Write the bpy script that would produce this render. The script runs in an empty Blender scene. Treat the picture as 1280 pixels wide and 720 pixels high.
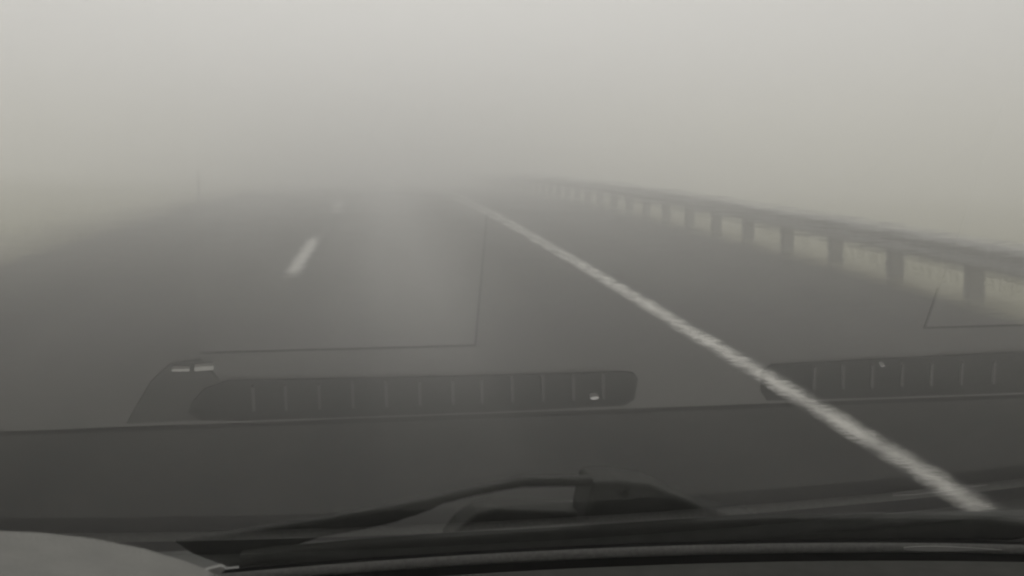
import bpy, bmesh, math, random
from mathutils import Vector, noise

random.seed(7)
RIPPLE = 0.005
scene = bpy.context.scene
COL = scene.collection
R = math.radians

# ------------------------------------------------------------------ materials
def new_mat(name):
    m = bpy.data.materials.new(name)
    m.use_nodes = True
    nt = m.node_tree
    nt.nodes.clear()
    out = nt.nodes.new("ShaderNodeOutputMaterial")
    return m, nt, out

def ramp(nt, fac, stops):
    r = nt.nodes.new("ShaderNodeValToRGB")
    els = r.color_ramp.elements
    while len(els) < len(stops):
        els.new(0.5)
    for e, (p, c) in zip(els, stops):
        e.position = p
        e.color = (*c, 1)
    nt.links.new(fac, r.inputs["Fac"])
    return r.outputs["Color"]

def noise_tex(nt, scale, detail=4, vec=None, rough=0.55):
    n = nt.nodes.new("ShaderNodeTexNoise")
    n.inputs["Scale"].default_value = scale
    n.inputs["Detail"].default_value = detail
    n.inputs["Roughness"].default_value = rough
    if vec is not None:
        nt.links.new(vec, n.inputs["Vector"])
    return n.outputs["Fac"]

def coords(nt, scale=(1, 1, 1)):
    tc = nt.nodes.new("ShaderNodeTexCoord")
    mp = nt.nodes.new("ShaderNodeMapping")
    mp.inputs["Scale"].default_value = scale
    nt.links.new(tc.outputs["Object"], mp.inputs["Vector"])
    return mp.outputs["Vector"]

def plain(name, c, rough=0.6, var=0.15, scale=30, bump=0.0, spec=0.5, metallic=0.0, stretch=(1, 1, 1)):
    m, nt, out = new_mat(name)
    b = nt.nodes.new("ShaderNodeBsdfPrincipled")
    v = coords(nt, stretch)
    f = noise_tex(nt, scale, 5, v)
    lo = tuple(x * (1 - var) for x in c)
    hi = tuple(min(1, x * (1 + var)) for x in c)
    nt.links.new(ramp(nt, f, [(0.3, lo), (0.7, hi)]), b.inputs["Base Color"])
    b.inputs["Roughness"].default_value = rough
    b.inputs["Specular IOR Level"].default_value = spec
    b.inputs["Metallic"].default_value = metallic
    if bump:
        bm = nt.nodes.new("ShaderNodeBump")
        bm.inputs["Strength"].default_value = bump
        bm.inputs["Distance"].default_value = 0.002
        f2 = noise_tex(nt, scale * 12, 3, v)
        nt.links.new(f2, bm.inputs["Height"])
        nt.links.new(bm.outputs["Normal"], b.inputs["Normal"])
    nt.links.new(b.outputs["BSDF"], out.inputs["Surface"])
    return m

def asphalt_material():
    m, nt, out = new_mat("wet_asphalt")
    b = nt.nodes.new("ShaderNodeBsdfPrincipled")
    v = coords(nt)
    vs = coords(nt, (1.0, 0.06, 1.0))          # drawn out along the road: tyre tracks, seams
    big = noise_tex(nt, 0.9, 4, vs)
    fine = noise_tex(nt, 60, 5, v, 0.7)
    mix = nt.nodes.new("ShaderNodeMath"); mix.operation = "MULTIPLY_ADD"
    mix.inputs[1].default_value = 0.35; 
    nt.links.new(fine, mix.inputs[0]); 
    m2 = nt.nodes.new("ShaderNodeMath"); m2.operation = "MULTIPLY"; m2.inputs[1].default_value = 0.65
    nt.links.new(big, m2.inputs[0]); nt.links.new(m2.outputs[0], mix.inputs[2])
    base = ramp(nt, mix.outputs[0], [(0.37, (0.003, 0.003, 0.0029)), (0.63, (0.045, 0.044, 0.0415))])
    # wet sheen painted as a paler strip along the driven lane, darker wheel tracks beside it
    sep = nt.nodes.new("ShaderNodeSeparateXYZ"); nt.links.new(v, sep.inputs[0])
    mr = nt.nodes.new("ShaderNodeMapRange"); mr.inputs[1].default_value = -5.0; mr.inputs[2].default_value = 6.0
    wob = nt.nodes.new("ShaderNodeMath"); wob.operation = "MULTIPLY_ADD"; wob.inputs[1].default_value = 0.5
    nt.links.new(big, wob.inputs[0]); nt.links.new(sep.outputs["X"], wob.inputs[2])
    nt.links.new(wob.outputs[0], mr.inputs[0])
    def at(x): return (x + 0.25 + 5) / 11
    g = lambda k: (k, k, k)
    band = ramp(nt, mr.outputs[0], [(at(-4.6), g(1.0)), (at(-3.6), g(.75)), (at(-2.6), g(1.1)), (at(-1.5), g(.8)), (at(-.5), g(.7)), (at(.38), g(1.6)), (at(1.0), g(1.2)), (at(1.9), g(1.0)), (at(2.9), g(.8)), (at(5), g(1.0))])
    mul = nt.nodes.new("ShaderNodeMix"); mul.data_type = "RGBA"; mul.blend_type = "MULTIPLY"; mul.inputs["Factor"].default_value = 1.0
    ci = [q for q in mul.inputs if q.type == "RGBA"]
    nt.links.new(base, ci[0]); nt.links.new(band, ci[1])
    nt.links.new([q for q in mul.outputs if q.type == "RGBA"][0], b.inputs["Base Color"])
    rr = ramp(nt, mr.outputs[0], [(at(-.9), (0.66,) * 3), (at(.0), (0.44,) * 3), (at(.6), (0.44,) * 3), (at(1.4), (0.66,) * 3)])
    nt.links.new(rr, b.inputs["Roughness"])
    # water lies longest on the polished strip the tyres leave untouched: it shines
    sp = ramp(nt, mr.outputs[0], [(at(-1.2), (0.05,) * 3), (at(-.1), (0.13,) * 3), (at(.5), (0.17,) * 3), (at(1.6), (0.06,) * 3)])
    wet = nt.nodes.new("ShaderNodeMapRange"); wet.interpolation_type = "SMOOTHSTEP"      # the near stretch has drained
    for i_, x_ in enumerate((6.0, 14.0, 0.06, 1.0)): wet.inputs[1 + i_].default_value = x_
    nt.links.new(sep.outputs["Y"], wet.inputs[0])
    sm = nt.nodes.new("ShaderNodeMath"); sm.operation = "MULTIPLY"
    nt.links.new(sp, sm.inputs[0]); nt.links.new(wet.outputs[0], sm.inputs[1])
    nt.links.new(sm.outputs[0], b.inputs["Specular IOR Level"])
    bm = nt.nodes.new("ShaderNodeBump"); bm.inputs["Strength"].default_value = 0.5; bm.inputs["Distance"].default_value = 0.006
    nt.links.new(fine, bm.inputs["Height"]); nt.links.new(bm.outputs["Normal"], b.inputs["Normal"])
    nt.links.new(b.outputs["BSDF"], out.inputs["Surface"])
    return m

def paint_material(name="worn_road_paint", k=1.0):
    m, nt, out = new_mat(name)
    b = nt.nodes.new("ShaderNodeBsdfPrincipled")
    v = coords(nt)
    uv = nt.nodes.new("ShaderNodeUVMap")
    sep = nt.nodes.new("ShaderNodeSeparateXYZ"); nt.links.new(uv.outputs[0], sep.inputs[0])
    f = noise_tex(nt, 9, 7, v, 0.75)
    def mth(op, a, b_):
        n = nt.nodes.new("ShaderNodeMath"); n.operation = op
        for i, x in enumerate((a, b_)):
            if isinstance(x, (int, float)): n.inputs[i].default_value = x
            else: nt.links.new(x, n.inputs[i])
        return n.outputs[0]
    d = mth("ABSOLUTE", mth("SUBTRACT", sep.outputs["X"], 0.5), 0)
    e = mth("ADD", mth("MULTIPLY", d, 1.0), mth("ADD", mth("ADD", mth("MULTIPLY", mth("SUBTRACT", f, 0.5), 1.0), mth("MULTIPLY", mth("SUBTRACT", noise_tex(nt, 2.6, 3, v, 0.6), 0.5), 1.1)), mth("MULTIPLY", mth("SUBTRACT", noise_tex(nt, 38, 4, v, 0.7), 0.5), 0.7)))   # ragged, tyre-scuffed edge
    nt.links.new(ramp(nt, e, [(0.03, (0.85 * k, 0.84 * k, 0.79 * k)), (0.22, (0.62 * k, 0.61 * k, 0.57 * k)), (0.34, (0.27 * k, 0.265 * k, 0.25 * k)), (0.46, (0.03, 0.029, 0.027))]), b.inputs["Base Color"])
    b.inputs["Roughness"].default_value = 0.6
    nt.links.new(b.outputs["BSDF"], out.inputs["Surface"])
    return m

def grass_material(name, lo, hi):
    m, nt, out = new_mat(name)
    b = nt.nodes.new("ShaderNodeBsdfPrincipled")
    v = coords(nt)
    f = noise_tex(nt, 0.7, 6, v, 0.65)
    col = ramp(nt, f, [(0.3, lo), (0.7, hi)])
    sep = nt.nodes.new("ShaderNodeSeparateXYZ"); nt.links.new(v, sep.inputs[0])
    wob = nt.nodes.new("ShaderNodeMath"); wob.operation = "MULTIPLY_ADD"; wob.inputs[1].default_value = 0.9
    nt.links.new(noise_tex(nt, 1.3, 5, v, .65), wob.inputs[0]); nt.links.new(sep.outputs["X"], wob.inputs[2])
    mr = nt.nodes.new("ShaderNodeMapRange"); mr.inputs[1].default_value = -10; mr.inputs[2].default_value = 10
    nt.links.new(wob.outputs[0], mr.inputs[0])
    at = lambda x: (x + .45 + 10) / 20
    dirt = ramp(nt, mr.outputs[0], [(at(-6.0), (1, 1, 1)), (at(-5.0), (.42, .41, .40)), (at(5.55), (.45, .44, .40)), (at(6.2), (1, 1, 1))])
    mul = nt.nodes.new("ShaderNodeMix"); mul.data_type = "RGBA"; mul.blend_type = "MULTIPLY"; mul.inputs["Factor"].default_value = 1.0
    ci = [q for q in mul.inputs if q.type == "RGBA"]
    nt.links.new(col, ci[0]); nt.links.new(dirt, ci[1])
    nt.links.new([q for q in mul.outputs if q.type == "RGBA"][0], b.inputs["Base Color"])
    b.inputs["Roughness"].default_value = 0.8
    b.inputs["Specular IOR Level"].default_value = 0.2
    nt.links.new(b.outputs["BSDF"], out.inputs["Surface"])
    return m

def glass_material():
    """Clear laminated glass seen from inside: what lies beyond shows through, and both faces together
    mirror the dash by Fresnel's law (Schlick's formula for two faces). Thin film of rain: fine ripples."""
    m, nt, out = new_mat("windscreen_glass")
    geo = nt.nodes.new("ShaderNodeNewGeometry")
    dot = nt.nodes.new("ShaderNodeVectorMath"); dot.operation = "DOT_PRODUCT"
    nt.links.new(geo.outputs["Normal"], dot.inputs[0]); nt.links.new(geo.outputs["Incoming"], dot.inputs[1])
    def mth(op, a, b=None):
        n = nt.nodes.new("ShaderNodeMath"); n.operation = op
        for i, x in enumerate((a, b)):
            if x is None: continue
            if isinstance(x, (int, float)): n.inputs[i].default_value = x
            else: nt.links.new(x, n.inputs[i])
        return n.outputs[0]
    c = mth("ABSOLUTE", dot.outputs["Value"])
    s = mth("POWER", mth("SUBTRACT", 1.0, c), 5.0)
    F = mth("ADD", mth("MULTIPLY", s, 0.96), 0.04)
    F2 = mth("DIVIDE", mth("MULTIPLY", F, 2.0), mth("ADD", F, 1.0))
    tr = nt.nodes.new("ShaderNodeBsdfTransparent"); tr.inputs["Color"].default_value = (0.93, 0.94, 0.92, 1)
    # film of rain water on the outside, drawn out along the wiper's sweep, bends the view by a hair
    vs = coords(nt, (22, 60, 60))
    mp = vs.node; mp.inputs["Rotation"].default_value = (0, 0, R(28))
    v1 = noise_tex(nt, 3.0, 5, vs, 0.6)
    bp = nt.nodes.new("ShaderNodeBump"); bp.inputs["Strength"].default_value = 1.0; bp.inputs["Distance"].default_value = RIPPLE
    nt.links.new(v1, bp.inputs["Height"])
    rf = nt.nodes.new("ShaderNodeBsdfRefraction"); rf.inputs["IOR"].default_value = 1.0012; rf.inputs["Roughness"].default_value = 0.0
    rf.inputs["Color"].default_value = (0.93, 0.94, 0.92, 1)
    nt.links.new(bp.outputs["Normal"], rf.inputs["Normal"])
    ms = nt.nodes.new("ShaderNodeMixShader"); ms.inputs["Fac"].default_value = 1.0
    nt.links.new(tr.outputs[0], ms.inputs[1]); nt.links.new(rf.outputs[0], ms.inputs[2])
    gl = nt.nodes.new("ShaderNodeBsdfGlossy"); gl.inputs["Roughness"].default_value = 0.0
    gl.inputs["Color"].default_value = (1, 1, 1, 1)
    mx = nt.nodes.new("ShaderNodeMixShader")
    nt.links.new(F2, mx.inputs["Fac"]);
    # smeared rain: thin streaks along the wiper's sweep and small beads that catch the light of the fog
    def smear(rot, scale, lo, hi):
        c0 = coords(nt); c0.node.inputs["Rotation"].default_value = (0, 0, R(rot))
        mp2 = nt.nodes.new("ShaderNodeMapping"); mp2.inputs["Scale"].default_value = scale
        nt.links.new(c0, mp2.inputs["Vector"]); c_ = mp2.outputs["Vector"]
        n_ = noise_tex(nt, 1.0, 4, c_, 0.6)
        return ramp(nt, n_, [(lo, (0, 0, 0)), (hi, (1, 1, 1))])
    st = smear(-10, (330, 9, 9), .55, .72)
    st2 = smear(-17, (220, 7, 7), .58, .75)
    big = smear(0, (7, 7, 7), .42, .68)
    sx = nt.nodes.new("ShaderNodeSeparateXYZ"); nt.links.new(coords(nt), sx.inputs[0])
    far_side = nt.nodes.new("ShaderNodeMapRange"); far_side.interpolation_type = "SMOOTHSTEP"
    for i_, x_ in enumerate((0.20, 0.55, 0.02, 0.09)): far_side.inputs[1 + i_].default_value = x_
    nt.links.new(sx.outputs["X"], far_side.inputs[0])
    k = mth("MULTIPLY", mth("MULTIPLY", mth("ADD", st, st2), big), far_side.outputs[0])
    tl = nt.nodes.new("ShaderNodeBsdfTranslucent"); tl.inputs["Color"].default_value = (0.85, 0.85, 0.85, 1)
    m3 = nt.nodes.new("ShaderNodeMixShader"); nt.links.new(k, m3.inputs["Fac"])
    nt.links.new(ms.outputs[0], m3.inputs[1]); nt.links.new(tl.outputs[0], m3.inputs[2])
    nt.links.new(m3.outputs[0], mx.inputs[1]); nt.links.new(gl.outputs[0], mx.inputs[2])
    nt.links.new(mx.outputs[0], out.inputs["Surface"])
    return m

def clear_material():
    m, nt, out = new_mat("windscreen_outer_face")
    tr = nt.nodes.new("ShaderNodeBsdfTransparent")
    nt.links.new(tr.outputs[0], out.inputs["Surface"])
    return m

M = dict(
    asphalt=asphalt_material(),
    paint=paint_material(),
    faded=paint_material("faded_road_paint", 0.55),
    turf=grass_material("turf", (0.30, 0.295, 0.215), (0.43, 0.422, 0.32)),
    grass=grass_material("grass_blades", (0.20, 0.20, 0.13), (0.34, 0.325, 0.23)),
    rail=plain("galvanised_rail", (0.31, 0.31, 0.305), 0.55, 0.25, 9, 0.1, 0.4, 0.0),
    wood=plain("weathered_post", (0.26, 0.257, 0.24), 0.85, 0.35, 12, 0.3, 0.3, 0, (6, 6, 1)),
    marker=plain("marker_plastic", (0.4, 0.4, 0.37), 0.6, 0.1, 10),
    pad=plain("dash_plastic", (0.125, 0.121, 0.114), 0.5, 0.08, 40, 0.15, 0.4),
    lid=plain("dash_lid_plastic", (0.15, 0.146, 0.137), 0.45, 0.08, 30, 0.15, 0.4),
    shaded_end=plain("dash_shaded_end", (0.045, 0.044, 0.041), 0.6, 0.1, 40, 0.1, 0.3),  # pad plastic darkened to paint the shade of the panel's curved end
    trench=plain("dark_trim_plastic", (0.05, 0.05, 0.047), 0.8, 0.15, 60, 0.15, 0.0),
    lip=plain("scuffed_trim", (0.10, 0.10, 0.094), 0.55, 0.25, 300, 0.1, 0.4),
    black=plain("black_recess", (0.004, 0.004, 0.004), 0.9, 0.1, 30, 0, 0.0),
    vent=plain("vent_black", (0.006, 0.006, 0.006), 0.8, 0.2, 60, 0, 0.1),
    rib=plain("vent_rib", (0.07, 0.0685, 0.065), 0.5, 0.1, 60, 0, 0.4),
    pale=plain("pale_label", (0.75, 0.74, 0.70), 0.5, 0.1, 60),
    sliver=plain("satin_sliver", (0.22, 0.22, 0.21), 0.5, 0.1, 60),
    bright=plain("bright_metal", (0.85, 0.84, 0.82), 0.3, 0.05, 60, 0, 0.5, 0.3),
    wiper=plain("wiper_plastic", (0.020, 0.021, 0.019), 0.7, 0.3, 40, 0.1, 0.15),
    rubber=plain("wiper_rubber", (0.022, 0.023, 0.020), 0.75, 0.3, 50, 0.1, 0.2),
    cowl=plain("cowl_plastic", (0.04, 0.042, 0.038), 0.6, 0.3, 30, 0.1, 0.3),
    hood=plain("binnacle_plastic", (0.12, 0.12, 0.11), 0.6, 0.12, 60, 0.3, 0.3),
    paint_body=plain("grey_car_paint", (0.10, 0.105, 0.11), 0.35, 0.05, 8, 0, 0.5, 0.2),
    glass=glass_material(),
    clear=clear_material(),
)

# ------------------------------------------------------------------ helpers
def obj(name, bm, mats, parent=None, smooth=False, bevel=0.0, segs=2):
    me = bpy.data.meshes.new(name)
    bmesh.ops.recalc_face_normals(bm, faces=bm.faces[:])
    bm.to_mesh(me); bm.free()
    for m in (mats if isinstance(mats, (list, tuple)) else [mats]):
        me.materials.append(m)
    if smooth:
        for p in me.polygons: p.use_smooth = True
    o = bpy.data.objects.new(name, me)
    COL.objects.link(o)
    o.parent = parent
    if bevel:
        b = o.modifiers.new("edge", "BEVEL"); b.width = bevel; b.segments = segs; b.limit_method = "ANGLE"; b.angle_limit = R(30)
    return o

def empty(name, loc=(0, 0, 0), rz=0):
    o = bpy.data.objects.new(name, None)
    COL.objects.link(o); o.location = loc; o.rotation_euler = (0, 0, rz); o.empty_display_size = 0.2
    return o

def tag(o, label=None, cat=None, group=None, kind=None):
    if label: o["label"] = label
    if cat: o["category"] = cat
    if group: o["group"] = group
    if kind: o["kind"] = kind
    return o

def add_box(bm, lo, hi):
    v = [bm.verts.new((x, y, z)) for x in (lo[0], hi[0]) for y in (lo[1], hi[1]) for z in (lo[2], hi[2])]
    for f in ((0, 1, 3, 2), (4, 6, 7, 5), (0, 4, 5, 1), (2, 3, 7, 6), (0, 2, 6, 4), (1, 5, 7, 3)):
        bm.faces.new([v[i] for i in f])

def add_prism(bm, pts, a, b, axis):
    """Closed outline pts lifted from level a to level b along axis ('y': pts are x,z; 'z': pts are x,y)."""
    mk = (lambda p, t: (p[0], t, p[1])) if axis == "y" else (lambda p, t: (p[0], p[1], t))
    A = [bm.verts.new(mk(p, a)) for p in pts]; B = [bm.verts.new(mk(p, b)) for p in pts]
    bm.faces.new(A); bm.faces.new(B[::-1])
    n = len(pts)
    for i in range(n):
        bm.faces.new((A[i], A[(i + 1) % n], B[(i + 1) % n], B[i]))

def add_sheet(bm, rows):
    V = [[bm.verts.new(p) for p in r] for r in rows]
    for i in range(len(V) - 1):
        for j in range(len(V[i]) - 1):
            bm.faces.new((V[i][j], V[i][j + 1], V[i + 1][j + 1], V[i + 1][j]))
    return V

# ------------------------------------------------------------------ the road and the land
def road_z(y):
    """The road runs level and then falls away over a gentle crest."""
    if y < 12: return 0.0
    if y < 60: return -0.00028 * (y - 12) ** 2
    return -0.645 - 1.35 * (1 - math.exp(-(y - 60) * 0.02))

YS = [-40, -20, -10, -5] + [i * 1.0 for i in range(0, 81)] + [85, 90, 100, 115, 135, 160, 200, 260, 340, 400]

def land_z(x, y):
    b = road_z(y)
    if x < -4.6:
        t = -4.6 - x
        return b - 0.05 + 0.9 * (1 - math.exp(-t / 9.0)) + 0.12 * noise.noise(Vector((x * .25, y * .12, 1.0))) * min(1, t / 3)
    if x > 5.2:
        t = x - 5.2
        dr = -0.03 if t < 0.9 else -0.03 - 0.07 * (t - 0.9) if t < 9 else -0.6
        return b + max(dr, -4.5) + 0.10 * noise.noise(Vector((x * .3, y * .15, 4.0))) * min(1, max(0, t - .6) / 3)
    return b - 0.02

xs = [-400, -250, -150, -90, -60, -40, -30, -24, -19, -15, -12, -10, -8.5, -7.2, -6.2, -5.4, -4.9, -4.62, -4.3, 0, 4.9, 5.22, 5.6, 6.1, 6.6, 7.4, 8.4, 9.6, 11, 12.6, 14.2, 17, 21, 27, 36, 50, 80, 140, 250, 400]
bm = bmesh.new()
add_sheet(bm, [[(x, y, land_z(x, y)) for x in xs] for y in YS])
tag(obj("ground", bm, M["turf"], smooth=True), kind="structure")

bm = bmesh.new()
def road_edge(y, s):
    return (-4.62 if s < 0 else 5.42) + 0.05 * noise.noise(Vector((y * .7, s, 0)))
rxs = [0, .1, .25, .4, .5, .6, .75, .9, 1]
rows = []
for y in [-40, -20, -10] + [i * .5 for i in range(-10, 170)] + [90, 100, 115, 135, 160, 200, 260, 340, 400]:
    l, r = road_edge(y, -1), road_edge(y, 1)
    rows.append([(l + (r - l) * t, y, road_z(y) + 0.012 - 0.03 * (abs(2 * t - 1) ** 6)) for t in rxs])
add_sheet(bm, rows)
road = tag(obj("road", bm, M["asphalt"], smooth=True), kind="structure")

def marking(name, x, y0, y1, w, step=0.5, mat="paint"):
    bm = bmesh.new(); rows = []
    n = max(2, int((y1 - y0) / step))
    for i in range(n + 1):
        y = y0 + (y1 - y0) * i / n
        j = 0.012 * noise.noise(Vector((y * 1.7, x, 3)))
        rows.append([(x - w / 2 + j, y, road_z(y) + 0.017), (x + w / 2 + j * .6, y, road_z(y) + 0.017)])
    V = add_sheet(bm, rows)
    uvl = bm.loops.layers.uv.new("UVMap")
    side = {}
    for r in V:
        side[r[0]], side[r[1]] = 0.0, 1.0
    for f in bm.faces:
        for l in f.loops:
            l[uvl].uv = (side[l.vert], l.vert.co.y)
    return obj(name, bm, M[mat], road)
marking("edge_line", 2.42, -8, 110, 0.15)
for k in range(0, 3):
    marking("lane_dash", -0.95, 14.7 + 15.5 * k, 20.2 + 15.0 * k, 0.21, mat="faded")

# grass: blades along both road edges and down the bank
bm = bmesh.new()
def blade(x, y, h):
    z = land_z(x, y) - 0.01
    a = random.uniform(0, 6.283); w = random.uniform(.006, .014)
    dx, dy = math.cos(a) * w, math.sin(a) * w
    lx, ly = random.uniform(-.35, .35) * h, random.uniform(-.35, .35) * h
    v = [bm.verts.new((x - dx, y - dy, z)), bm.verts.new((x + dx, y + dy, z)),
         bm.verts.new((x + lx * .4 + dx * .6, y + ly * .4 + dy * .6, z + h * .6)), bm.verts.new((x + lx, y + ly, z + h))]
    bm.faces.new((v[0], v[1], v[2])); bm.faces.new((v[0], v[2], v[3]))
for _ in range(16000):
    y = 6 + 44 * random.random() ** 1.3
    if random.random() < .55:
        x = 6.1 + abs(random.gauss(0, 2.6))
    else:
        x = -4.5 - abs(random.gauss(0, 1.8)) if random.random() < .6 else -4.5 - abs(random.gauss(0, .3))
    cl = noise.noise(Vector((x * .9, y * .6, 9)))
    if cl < -0.15 and random.random() < .7: continue
    blade(x, y, random.uniform(.025, .075) * (1 + .6 * max(0, cl)))
tag(obj("grass", bm, M["grass"]), "pale green verge grass growing along both edges of the wet road", "grass", kind="stuff")

# ------------------------------------------------------------------ guardrail
gr = empty("guardrail", (5.6, 13.87, 0))
tag(gr, "grey steel guardrail on squat wooden posts along the right road edge", "guardrail")
G = Vector((5.6, 13.87, 0))
prof = [(0.0, .300), (.012, .305), (.030, .325), (.062, .345), (.078, .362), (.078, .385), (.060, .400), (.022, .418),
        (.010, .432), (.022, .446), (.060, .464), (.078, .480), (.078, .502), (.062, .520), (.030, .540), (.012, .560), (0.0, .565)]
bm = bmesh.new()
y0r, y1r = -6.0, 75.0
prof = [(p, .434 + (h - .434) * 1.14) for p, h in prof]
n = 110
th = 0.004
rows = []
for i in range(n + 1):
    y = y0r + (y1r - y0r) * i / n
    wob = 0.012 * noise.noise(Vector((y * .35, 0, 2)))
    front = [(5.54 - p - G.x, y - G.y, h + road_z(y) + wob) for p, h in prof]
    back = [(5.54 - p + th + .003 - G.x, y - G.y, h + road_z(y) + wob) for p, h in reversed(prof)]
    loop = front + back
    rows.append(loop + [loop[0]])
V = add_sheet(bm, rows)
bmesh.ops.remove_doubles(bm, verts=bm.verts[:], dist=0.0005)
# lap joints: each 3.81 m length overlaps the next
for k in range(-4, 16):
    y = 13.87 + 3.81 * k
    for p0, p1 in zip(prof[:-1], prof[1:]):
        vv = [bm.verts.new((5.54 - p - .004 - G.x, yy - G.y, h + road_z(y))) for yy, (p, h) in ((y - .16, p0), (y + .16, p0), (y + .16, p1), (y - .16, p1))]
        bm.faces.new(vv)
obj("rail", bm, M["rail"], gr, smooth=True)
for k in range(-9, 31):
    y = 13.87 + 1.92 * k
    if y > 74: break
    z = road_z(y) - .05
    dx = random.uniform(-.006, .006)
    bm = bmesh.new()
    add_box(bm, (5.58 - G.x + dx, y - .068 - G.y, z - .4), (5.74 - G.x + dx, y + .068 - G.y, z + .61 + random.uniform(-.012, .012)))
    p = obj("post", bm, M["wood"], gr, bevel=.012)
    bm = bmesh.new()
    add_box(bm, (5.535 - G.x, y - .07 - G.y, road_z(y) + .32), (5.578 - G.x + dx, y + .07 - G.y, road_z(y) + .55))
    obj("spacer_block", bm, M["wood"], p, bevel=.006)

# ------------------------------------------------------------------ roadside marker far left
mk = empty("marker_post", (-4.95, 37.5, road_z(37.5)))
tag(mk, "thin pale marker post fading into fog beyond the left road edge", "marker post")
bm = bmesh.new()
add_prism(bm, [(-.045, -.03), (.045, -.03), (.035, .03), (-.035, .03)], -.2, .80, "z")
obj("shaft", bm, M["marker"], mk, bevel=.008)
bm = bmesh.new(); add_box(bm, (-.04, -.036, .58), (.04, -.0305, .72)); obj("reflector", bm, M["pale"], mk)

# ------------------------------------------------------------------ the car we sit in
CAR_YAW = R(4.0)
car = empty("car", (0, 0, 0), CAR_YAW)
tag(car, "car seen from its driver's seat, dash mirrored in the windscreen, black wiper below", "car")

# windscreen: a laminated pane 5 mm thick, raked 30 degrees, bent back towards both pillars
SB, CB = 0.5, math.cos(math.pi / 6)
def pane_pt(x, t, off=0.0):
    bend = 0.0
    if x > .70: bend = 0.5 * (x - .70) ** 2
    if x < -.32: bend = 0.8 * (x + .32) ** 2
    return (x, .995 - t * CB - bend + off * SB, 1.154 + t * SB + off * CB)
bm = bmesh.new()
pxs = [-.50, -.45, -.40, -.36, -.32, 0, .35, .70, .78, .86, .95, 1.05, 1.15, 1.25]
ts = [0, .45, .9, 1.32]
inner = add_sheet(bm, [[pane_pt(x, t) for x in pxs] for t in ts])
nin = len(bm.faces)
outer = add_sheet(bm, [[pane_pt(x, t, .005) for x in pxs] for t in ts])
def rim(Vs):
    return Vs[0] + [r[-1] for r in Vs[1:]] + Vs[-1][-2::-1] + [r[0] for r in Vs[-2:0:-1]]
A, B = rim(inner), rim(outer)
for i in range(len(A)):
    bm.faces.new((A[i], A[(i + 1) % len(A)], B[(i + 1) % len(A)], B[i]))
bm.faces.ensure_lookup_table()
for i, f in enumerate(bm.faces):
    f.material_index = 0 if i < nin else 1
obj("windscreen", bm, [M["glass"], M["clear"]], car)

# dashboard
ZD = 1.16
dxs = [-.52 + .02 * i for i in range(90)]
def zarc(x):
    x = min(max(x, -.3), .75)
    return -.085 * (x - .16) ** 2
def profile_sheet(prof, arc):
    bm = bmesh.new()
    add_sheet(bm, [[(x, y, z + (zarc(x) * w if arc else 0)) for x in dxs] for y, z, w in prof])
    return bm
dash = obj("dashboard", profile_sheet([(.36, .95, 0), (.362, 1.10, 0), (.375, 1.145, 0), (.40, 1.157, 0), (.43, ZD, 0), (.70, ZD, 0), (.8418, ZD, 0), (.8422, 1.1598, 0), (.8426, 1.13, 0)], False), M["pad"], car)
obj("windscreen_trench", profile_sheet([(.8555, 1.128, 0), (.8556, 1.1505, .2), (.860, 1.1512, .3), (.90, 1.1530, .7), (.9290, 1.1548, 1.0), (.9414, 1.1558, 1.08), (.9425, 1.153, 1.08), (.9428, 1.1445, 1.08), (.9752, 1.1425, 1.08)], True), M["trench"], dash)
obj("groove", profile_sheet([(.8427, 1.1502, 0), (.8554, 1.1502, 0)], False), M["black"], dash)
obj("shadow_gap", profile_sheet([(.9753, 1.1415, 1.08), (.9758, 1.1572, 1.08)], True), M["black"], dash)  # black wall carries the shade under the trim lip in its colour
obj("edge_trim", profile_sheet([(.975, 1.1576, 1.08), (.9555, 1.1580, 1.08), (.9547, 1.1595, 1.08), (.9554, 1.1633, 1.08), (.9576, 1.1654, 1.08)], True), M["lip"], dash, smooth=True)
obj("glass_seal", profile_sheet([(.9577, 1.1653, 1.08), (.966, 1.1655, 1.08), (.985, 1.154, 1.08)], True), M["black"], dash, smooth=True)
# gloss highlight on the trim at the right, modelled as a pale sliver
bm = bmesh.new()
a, b = [], []
for i in range(13):
    x = .4856 + .086 * i / 12
    h = .0022 * math.sin(math.pi * min(1, (i + .5) / 12.5) ** .6)
    a.append((x, 1.1618 + 1.08 * zarc(x) - h)); b.append((x, 1.1618 + 1.08 * zarc(x) + h))
add_prism(bm, a + b[::-1], .9537, .9547, "y")
obj("trim_highlight_strip", bm, M["sliver"], dash)

def flat_part(name, pts, z0, z1, mat, bevel=.0012, parent=None):
    bm = bmesh.new(); add_prism(bm, pts, z0, z1, "z")
    return obj(name, bm, mat, parent or dash, bevel=bevel)

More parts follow.
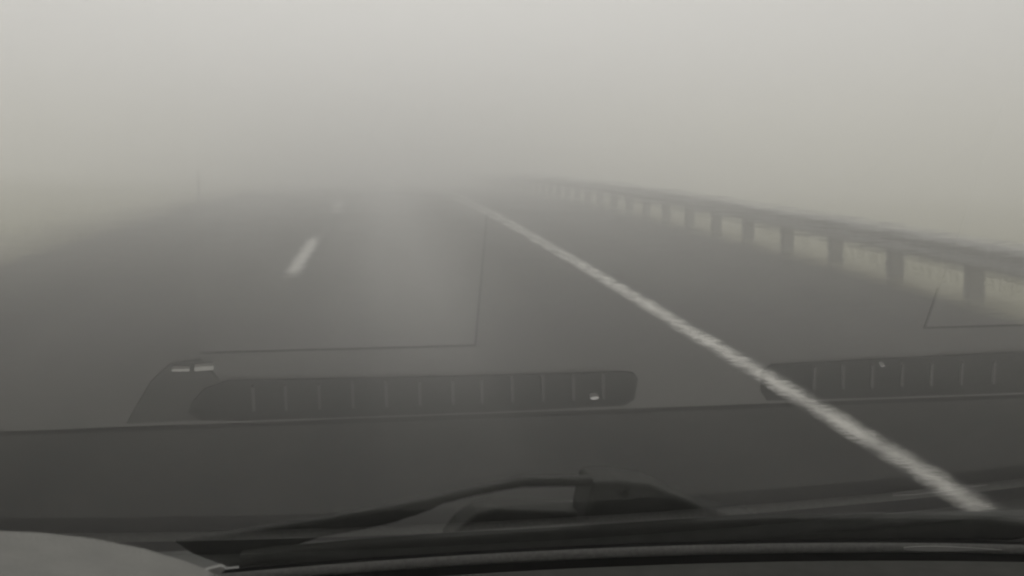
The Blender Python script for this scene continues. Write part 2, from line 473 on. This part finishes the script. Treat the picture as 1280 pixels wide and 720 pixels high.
V1 = [(-.0391, .8027), (.0223, .8038), (.1328, .8054), (.2363, .8059), (.2440, .8078), (.2478, .8130), (.2480, .8320), (.2409, .8378), (.1353, .8390), (.0223, .8390), (-.0324, .8390), (-.0600, .8372), (-.0664, .8302), (-.0637, .8209), (-.0552, .8091)]
V2 = [(.3464, .8035), (.4293, .8014), (.5435, .7987), (.65, .797), (.80, .797), (.82, .806), (.82, .828), (.80, .8388), (.6377, .8388), (.5567, .8388), (.4388, .8385), (.3502, .8376), (.3439, .8294), (.3400, .8108)]
RIB1 = [-.0229, -.001, .0218, .0447, .0679, .0913, .1144, .1349, .1567, .1787, .2009, .2227]
RIB2 = [.3814, .404, .4269, .4506, .4739, .4981, .5244, .5511, .577, .603, .629, .655, .681, .707, .733, .759, .785]
for pts, ribs in ((V1, RIB1), (V2, RIB2)):
    v = flat_part("defrost_vent", pts, ZD - .004, ZD + .0018, M["vent"], 0)
    top = .8062 if ribs[0] < .3 else .8045
    for x in ribs:
        sl = .52 * (x + .04)            # the slats fan out towards the passenger side
        a_, b_ = x - sl * .011, x + sl * .011
        flat_part("slat", [(a_ - .001, top), (a_ + .001, top), (b_ + .0009, top + .022), (b_ - .0009, top + .022)], ZD + .001, ZD + .005, M["rib"], 0, v)
flat_part("shaded_panel_end", [(-.1092, .8395), (-.1007, .8222), (-.0897, .8014), (-.0763, .7866), (-.0565, .7833), (-.0480, .7960), (-.0430, .8050), (-.0400, .8250), (-.0400, .8385)], ZD - .004, ZD + .0008, M["shaded_end"])  # flat darker piece: shading of the rounded panel end put into colour
flat_part("reflective_strip", [(-.0742, .7885), (-.0634, .7889), (-.0636, .7915), (-.0755, .7910)], ZD + .0005, ZD + .004, M["pale"], .0005)
flat_part("reflective_strip", [(-.0603, .7877), (-.0478, .7868), (-.0480, .7907), (-.0605, .7915)], ZD + .0005, ZD + .004, M["pale"], .0005)
for x, y, r in ((.2168, .8256, .0022), (.4312, .8042, .0012)):
    flat_part("screw", [(x + 1.5 * r * math.cos(t * .785), y + .8 * r * math.sin(t * .785)) for t in range(8)], ZD + .0005, ZD + .006, M["bright"], .0004)
# airbag lid and glovebox lid: raised panels with an open joint round them
def lid(name, x0, x1, y0, y1, left, yj):
    w = .0018
    pts = [(x0, y1), (x0, y1 + w), (x1 + w, y1 + w), (x1 + w, yj), (x1, yj), (x1, y1)]
    if left:
        pts = [(x1, y1), (x1, y1 + w), (x0 - w, y1 + w), (x0 - w, yj), (x0, yj), (x0, y1)]
    flat_part("lid_seam", pts, ZD - .003, ZD + .0006, M["black"], 0)
    flat_part(name, [(x0, y0), (x1, y0), (x1, y1), (x0, y1)], ZD - .002, ZD + .0004, M["lid"], 0)
lid("airbag_lid", -.056, .127, .47, .7775, False, .672)
lid("glovebox_lid", .4585, .92, .47, .7725, True, .738)

# instrument binnacle at lower left, with a pale trim tongue at its right end
arc = [(-0.363, 1.3058), (-0.3049, 1.3261), (-0.2396, 1.3406), (-0.1742, 1.3486), (-0.1307, 1.3504), (-0.0955, 1.3502), (-0.0802, 1.3486), (-0.0648, 1.3458), (-0.0492, 1.3416), (-0.036, 1.3366), (-0.024, 1.3311), (-0.0174, 1.3246), (-0.0131, 1.3094), (-0.0116, 1.2767), (-0.0105, 1.155)]
bm = bmesh.new()
add_prism(bm, arc + [(-.363, 1.155)], .365, .450, "y")
hood = obj("instrument_hood", bm, M["hood"], car, bevel=.003)
bm = bmesh.new()
add_prism(bm, [(-0.0378, 1.3294), (-0.0354, 1.3313), (-0.0235, 1.334), (-0.0222, 1.3331), (-0.025, 1.329)], .4470, .4490, "y")
obj("trim_tongue", bm, M["sliver"], hood)

# wiper outside the glass
wp = empty("wiper", (.25, 1.02, 1.16)); wp.parent = car
def wp_part(name, pts, y0, y1, mat, bevel):
    bm = bmesh.new()
    add_prism(bm, [(x - .25, z - 1.16) for x, z in pts], y0 - 1.02, y1 - 1.02, "y")
    return obj(name, bm, mat, wp, bevel=bevel, segs=3)
wp_part("blade", [(-.0381, 1.1611), (-.0078, 1.1626), (.0538, 1.1649), (.1229, 1.1664), (.1742, 1.1676), (.2793, 1.1687), (.3881, 1.1685), (.4867, 1.1634), (.5886, 1.1569), (.618, 1.1528), (.642, 1.1475), (.652, 1.1440), (.64, 1.1405), (.605, 1.1375), (.4873, 1.1440), (.3886, 1.1476), (.2795, 1.152), (.1742, 1.1531), (.1356, 1.1507), (.0848, 1.149), (.0226, 1.1474), (-.0324, 1.1455), (-.0396, 1.1485)], 1.0, 1.018, M["rubber"], .004)
wp_part("arm", [(-.0894, 1.1696), (-.0381, 1.1738), (.0234, 1.1809), (.0861, 1.19), (.1147, 1.1944), (.15, 1.2006), (.1857, 1.2068), (.2151, 1.2061), (.2455, 1.2047), (.2455, 1.1974), (.2152, 1.1988), (.1857, 1.1996), (.15, 1.1947), (.1211, 1.1889), (.1115, 1.1842), (.086, 1.1763), (.0544, 1.1702), (.0232, 1.1661), (-.0202, 1.153), (-.0387, 1.1463), (-.0479, 1.1456), (-.0748, 1.158)], 1.0185, 1.034, M["wiper"], .003)
cap = wp_part("pivot_cap", [(.2453, 1.2014), (.2675, 1.2011), (.2947, 1.1965), (.3188, 1.1852), (.3397, 1.1747), (.3677, 1.1657), (.396, 1.1595), (.3961, 1.135), (.2376, 1.135), (.2395, 1.1756)], 1.0195, 1.075, M["wiper"], .005)
bm = bmesh.new()
add_prism(bm, [(.271 - .25 + .0035 * math.cos(t * .524), 1.1908 - 1.16 + .0035 * math.sin(t * .524)) for t in range(12)], -.0016, .01, "y")
obj("nozzle", bm, M["black"], wp)
wp_part("pivot_base", [(.129, 1.148), (.1391, 1.1604), (.1539, 1.1712), (.1694, 1.1739), (.2479, 1.1665), (.248, 1.12), (.129, 1.12)], 1.05, 1.09, M["rubber"], .003)

# cowl below the glass, bonnet and body
bm = bmesh.new()
cx = [-.48 + .06 * i for i in range(30)]
add_sheet(bm, [[(x, y, z - (.0 if not w else w * (x - .25) ** 2)) for x in cx] for y, z, w in ((.996, 1.100, 0), (1.001, 1.138, 0), (1.006, 1.1455, .06), (1.03, 1.1445, .06), (1.09, 1.141, .03), (1.10, 1.140, .03), (1.105, 1.10, 0), (1.14, 1.06, 0))])
obj("cowl_panel", bm, M["cowl"], car, smooth=True)
bm = bmesh.new(); add_box(bm, (.4194, 1.088, 1.128), (.70, 1.0985, 1.1435))
for v_ in bm.verts: v_.co.z -= .035 * max(0, v_.co.x - .4194)
obj("cowl_seal", bm, M["cowl"], car, bevel=.002)

bm = bmesh.new()
def bx_(x): return (x - .38) / .88
rows = []
for y, z, w in ((1.145, 1.075, .80), (1.35, 1.02, .82), (1.6, .95, .84), (1.85, .85, .84), (2.02, .74, .82), (2.12, .60, .80), (2.15, .42, .78)):
    rows.append([(.38 + w * s, y - .10 * abs(s) ** 3, z - .10 * abs(s) ** 4) for s in (-1, -.85, -.6, -.3, 0, .3, .6, .85, 1)])
add_sheet(bm, rows)
obj("bonnet", bm, M["paint_body"], car, smooth=True)
bm = bmesh.new()
for s in (-1, 1):
    X = .38 + .86 * s
    add_prism(bm, [(2.0, .35), (1.98, .70), (1.7, .84), (1.1, .98), (.2, 1.02), (-1.2, 1.02), (-1.6, .9), (-1.6, .35)], min(X, X + .05 * s), max(X, X + .05 * s), "y")
for v_ in bm.verts: v_.co.x, v_.co.y = v_.co.y, v_.co.x      # outlines were drawn as y,z
add_sheet(bm, [[(.38 + .74 * s, y, z - .05 * s * s) for s in (-1, -.6, 0, .6, 1)] for y, z in ((-.16, 1.825), (-.5, 1.87), (-1.0, 1.88), (-1.5, 1.82))])
for s in (-1, 1):       # windscreen pillars
    a0, a1 = Vector((.38 + .89 * s, .80, 1.0)), Vector((.38 + .78 * s, -.18, 1.76))
    for d in (0,):
        q = []
        for p in (a0, a1):
            q.append([bm.verts.new(p + Vector(o)) for o in ((-.03, -.05, 0), (.03, -.05, 0), (.03, .05, .02), (-.03, .05, .02))])
        for i in range(4):
            bm.faces.new((q[0][i], q[0][(i + 1) % 4], q[1][(i + 1) % 4], q[1][i]))
obj("body_shell", bm, M["paint_body"], car)

# ------------------------------------------------------------------ fog
bm = bmesh.new()
add_box(bm, (-420, -60, -8.0), (420, 420, 3.2))
hz = tag(obj("haze", bm, []), "pale grey fog lying over the road", "fog", kind="stuff")
m, nt, out = new_mat("fog_air")
pv = nt.nodes.new("ShaderNodeVolumePrincipled")
pv.inputs["Color"].default_value = (0.995, 0.994, 0.99, 1)
pv.inputs["Density"].default_value = 0.050
pv.inputs["Anisotropy"].default_value = 0.87
nt.links.new(pv.outputs["Volume"], out.inputs["Volume"])
hz.data.materials.append(m)

# ------------------------------------------------------------------ sky and sun
w = bpy.data.worlds.new("World"); scene.world = w; w.use_nodes = True
nt = w.node_tree
bg = nt.nodes["Background"]
sky = nt.nodes.new("ShaderNodeTexSky"); sky.sky_type = "NISHITA"; sky.sun_disc = False
SUN_EL, SUN_ROT = R(42), R(2)
sky.sun_elevation = SUN_EL; sky.sun_rotation = SUN_ROT
sky.air_density = 1.0; sky.dust_density = 6.0; sky.ozone_density = 1.0
hs = nt.nodes.new("ShaderNodeHueSaturation"); hs.inputs["Saturation"].default_value = 0.0
nt.links.new(sky.outputs["Color"], hs.inputs["Color"])
mx = nt.nodes.new("ShaderNodeMix"); mx.data_type = "RGBA"; mx.blend_type = "MIX"      # cloud layer evens the sky out
mx.inputs["Factor"].default_value = 0.9
rgb = [s for s in mx.inputs if s.type == "RGBA"]
nt.links.new(hs.outputs["Color"], rgb[0]); rgb[1].default_value = (6.0, 5.79, 5.61, 1)
nt.links.new([s for s in mx.outputs if s.type == "RGBA"][0], bg.inputs["Color"])
bg.inputs["Strength"].default_value = 0.11
sl = bpy.data.lights.new("Sun", "SUN"); sl.energy = 0.55; sl.angle = R(30); sl.color = (1, .96, .9)
so = bpy.data.objects.new("sun", sl); COL.objects.link(so)
sd = Vector((math.sin(SUN_ROT) * math.cos(SUN_EL), math.cos(SUN_ROT) * math.cos(SUN_EL), math.sin(SUN_EL)))
so.rotation_euler = (-sd).to_track_quat("-Z", "Y").to_euler()
so.location = (0, 0, 30)

# ------------------------------------------------------------------ camera
F_PX = 1640.0
cam = bpy.data.cameras.new("Camera"); cam.sensor_fit = "HORIZONTAL"
cam.angle_x = 2 * math.atan(640 / F_PX); cam.clip_start = 0.02; cam.clip_end = 2000
co = bpy.data.objects.new("camera", cam); COL.objects.link(co)
co.location = (0, 0, 1.48)
co.rotation_euler = (R(90 - 6.5395), 0, R(-5.8798))
scene.camera = co
cam.dof.use_dof = True; cam.dof.focus_distance = 1.05; cam.dof.aperture_fstop = 24.0

scene.render.engine = "CYCLES"
scene.cycles.volume_bounces = 6
scene.cycles.transparent_max_bounces = 16
scene.cycles.filter_width = 2.2
scene.cycles.use_adaptive_sampling = False
scene.cycles.sample_clamp_indirect = 1.0
scene.cycles.use_denoising = True
scene.view_settings.view_transform = "Standard"
scene.view_settings.look = "None"
scene.view_settings.exposure = 0.10
scene.view_settings.gamma = 1.0
